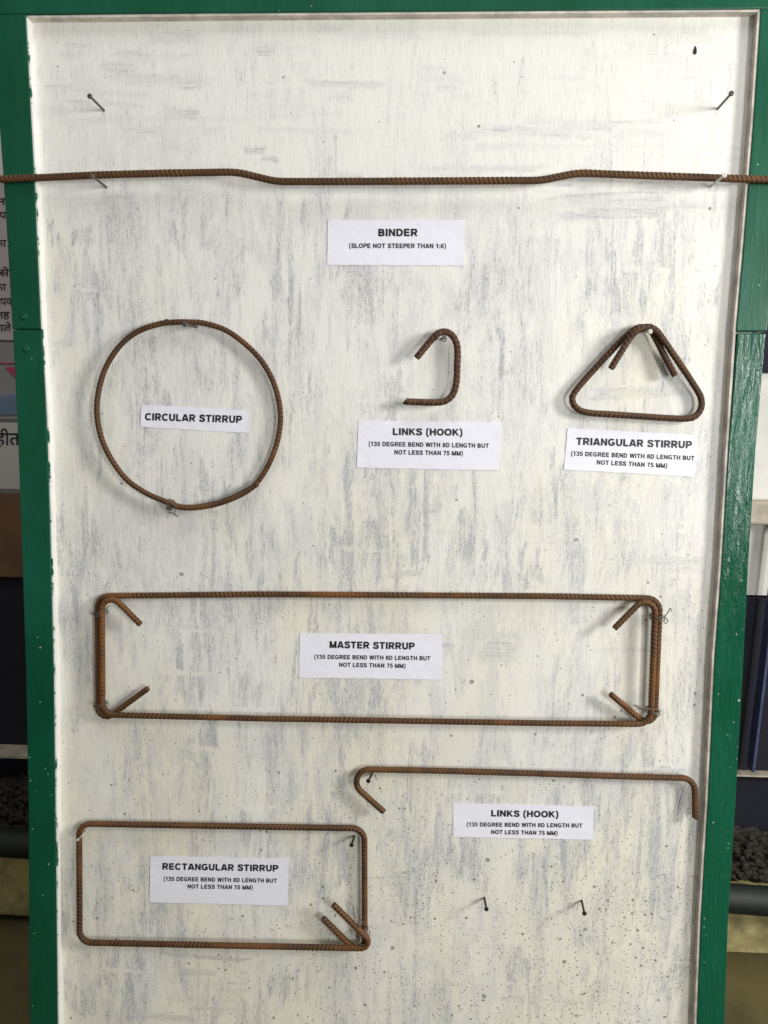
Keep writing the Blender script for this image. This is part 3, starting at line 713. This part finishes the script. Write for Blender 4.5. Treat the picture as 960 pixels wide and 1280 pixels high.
gz_ = -0.975
TILT = math.radians(2.5)   # the masonry behind runs slightly out of level with the board
PIV = Vector((0.62, 0, 0))
def tilt(o):
    o.matrix_world = Matrix.Translation(PIV) @ Matrix.Rotation(TILT, 4, 'Y') @ Matrix.Translation(-PIV); return o
fl_ = box('floor', -3, 3, -3.2, WY + 0.15, gz_ - 0.05, gz_, M['floor']); tag(fl_, kind='structure')
zs = at(950, 744, WY).z; zw = at(950, 1036, WY).z; FY = 0.405
w1 = box('wall', -2.2, 2.2, WY, WY + 0.12, zs, 1.5, M['wallwhite']); tag(w1, kind='structure')
w2 = box('wall_dado', -2.2, 2.2, WY - 0.004, WY + 0.12, gz_, zs - 0.0005, M['navy'], bev=0.003); tag(tilt(w2), kind='structure')
pl_ = box('plinth', -2.2, 2.2, FY, WY - 0.006, gz_ - 0.045, zw - 0.012, M['concrete'], bev=0.006)
tag(tilt(pl_), kind='structure')
# gravel bed on the plinth
n1, n2 = 220, 40; v, f = [], []
for j in range(n2 + 1):
    for i in range(n1 + 1):
        x = -1.1 + 2.2 * i / n1; y = FY + 0.007 + (WY - 0.019 - FY) * j / n2
        hgt = 0.004 + 0.010 * math.sin(x * 7 + 1) * math.sin(y * 11) + random.uniform(0, 0.013) + 0.012 * smooth((j / n2 - 0.3) / 0.7)
        v.append((x, y, zw - 0.012 + max(0.001, hgt)))
for j in range(n2):
    for i in range(n1): f.append((j * (n1 + 1) + i, j * (n1 + 1) + i + 1, (j + 1) * (n1 + 1) + i + 1, (j + 1) * (n1 + 1) + i))
so_ = link('gravel', mesh('gravel', v, f), M['soil']); tag(tilt(so_), 'dark gravel lying on the ledge behind the board', 'gravel', kind='stuff')
bm = bmesh.new()
for k in range(1100):
    s = random.uniform(0.003, 0.010); m = Matrix.Translation((random.choice((random.uniform(-0.95, -0.6), random.uniform(0.5, 0.85))), random.uniform(FY + 0.01, 0.56), zw + random.uniform(-.004, .014))) @ Matrix.Rotation(random.uniform(0, 6), 4, Vector((random.random(), random.random(), 1)).normalized()) @ Matrix.Diagonal((s, s * random.uniform(.5, 1), s * random.uniform(.4, .9), 1))
    bmesh.ops.create_icosphere(bm, subdivisions=1, radius=1, matrix=m)
me = bpy.data.meshes.new('pebbles'); bm.to_mesh(me); bm.free()
tag(tilt(link('pebbles', me, M['soil'])), 'loose dark pebbles and rubble on the ledge behind the board', 'pebbles', kind='stuff')
# pipe along the ledge
py_ = 0.370; pa = at(930, 1107, py_).z; pb = at(930, 1141, py_).z; pr = (pa - pb) / 2
tag(tilt(sweep('pipe', [Vector((-1.6, py_, (pa + pb) / 2)), Vector((1.6, py_, (pa + pb) / 2))], pr * 0.97, M['pipe'], None, ribs=False, nseg=24, ds=0.1)), 'dark green pipe running along the ledge behind the board', 'pipe')

# right side: sill, blue post, dark panel
s0, s1 = at(950, 627, WY - 0.05), at(950, 656, WY - 0.05)
tag(box('window_sill', s0.x - 0.15, s0.x + 0.7, WY - 0.05, WY - 0.001, s1.z, s0.z, M['sill'], bev=0.004), 'beige sill on the wall at right behind the frame', 'sill')
q0, q1 = at(953, 380, WY - 0.006), at(953, 466, WY - 0.006)
tag(box('dark_panel', q0.x, q0.x + 0.6, WY - 0.012, WY - 0.001, q1.z, q0.z + 0.3, M['navy'], bev=0.003), 'dark panel on the white wall beside the upper right frame', 'panel')
t0, t1 = at(961, 795, WY - 0.05), at(940, 966, WY - 0.05)
pp = [t0, t1, t1 + Vector((0.006, 0, 0)), t0 + Vector((0.006, 0, 0))]
dr = (t0 - t1).normalized(); pp[0] = t0 + dr * 0.25; pp[3] = pp[0] + Vector((0.006, 0, 0))
tag(prism('blue_post', pp, [p + Vector((0, 0.03, 0)) for p in pp], M['bluebar'], None, 0.002), 'slanting worn blue post against the navy wall at right', 'post')
rl = at(925, 969, WY - 0.03); rl2 = at(990, 973, WY - 0.03)
tag(box('ledge', rl.x - 0.1, rl.x + 0.7, WY - 0.03, WY - 0.0045, rl2.z, rl.z, M['sill'], bev=0.001), 'thin pale ledge across the navy wall at right behind the frame', 'ledge')

# left side: wall posters and brown board
def sheet(name, px0, py0, px1, py1, y, mat, parent=None, th=0.003):
    a, b = at(px0, py0, y), at(px1, py1, y)
    return box(name, a.x, b.x, y, y + th, b.z, a.z, mat, parent, 0.0006)
PYW = WY - 0.012
p1 = empty('notice_poster'); tag(p1, 'pinkish white notice with lines of black lettering behind the left frame', 'poster')
sheet('paper', -260, 226, 45, 425.5, PYW, M['poster'], p1)
sheet('printed_band', -260, 426, 45, 524.5, PYW, M['postergrey'], p1)
sheet('paper', -260, 525, 45, 612, PYW, M['posterw'], p1)
sheet('printed_stripe', -120, 452, 24, 455, PYW - 0.002, M['magenta'], p1, 0.0015)
pts = [at(x, y, PYW - 0.002) for x, y in ((6, 459), (24, 459), (24, 476), (17, 470))]
prism('printed_arrow', pts, [p + Vector((0, .0015, 0)) for p in pts], M['magenta'], p1)
pts = [at(x, y, PYW - 0.002) for x, y in ((-20, 500), (20, 492), (24, 518), (-20, 520))]
prism('printed_patch', pts, [p + Vector((0, .0015, 0)) for p in pts], M['lightblue'], p1)
dv = [('न', -4, 256, 7, 256, 9), ('प', -1, 273, 8, 273, 9), ('का', -8, 308, 8, 308, 9), ('से', -2, 345, 12, 345, 9), ('का', -8, 363, 8, 363, 9), ('उपय', -6, 381, 15, 381, 9), ('नह', -4, 398, 12, 398, 9), ('वाले', -8, 414, 14, 414, 9), ('हीत', -6, 556, 25, 556, 16)]
lettering(p1, dv, PYW - 0.0006, 0, bold=0.012, font=True)
sh = sheet('brown_board', -260, 613, 45, 722, PYW - 0.004, M['brown'], None, 0.012)
tag(sh, 'brown board below the notice behind the left frame', 'board')
lg = sheet('ledge', -260, 940, 60, 946, WY - 0.06, M['sill'], None, 0.055)
tag(lg, 'thin grey ledge on the dark wall behind the left frame', 'ledge')
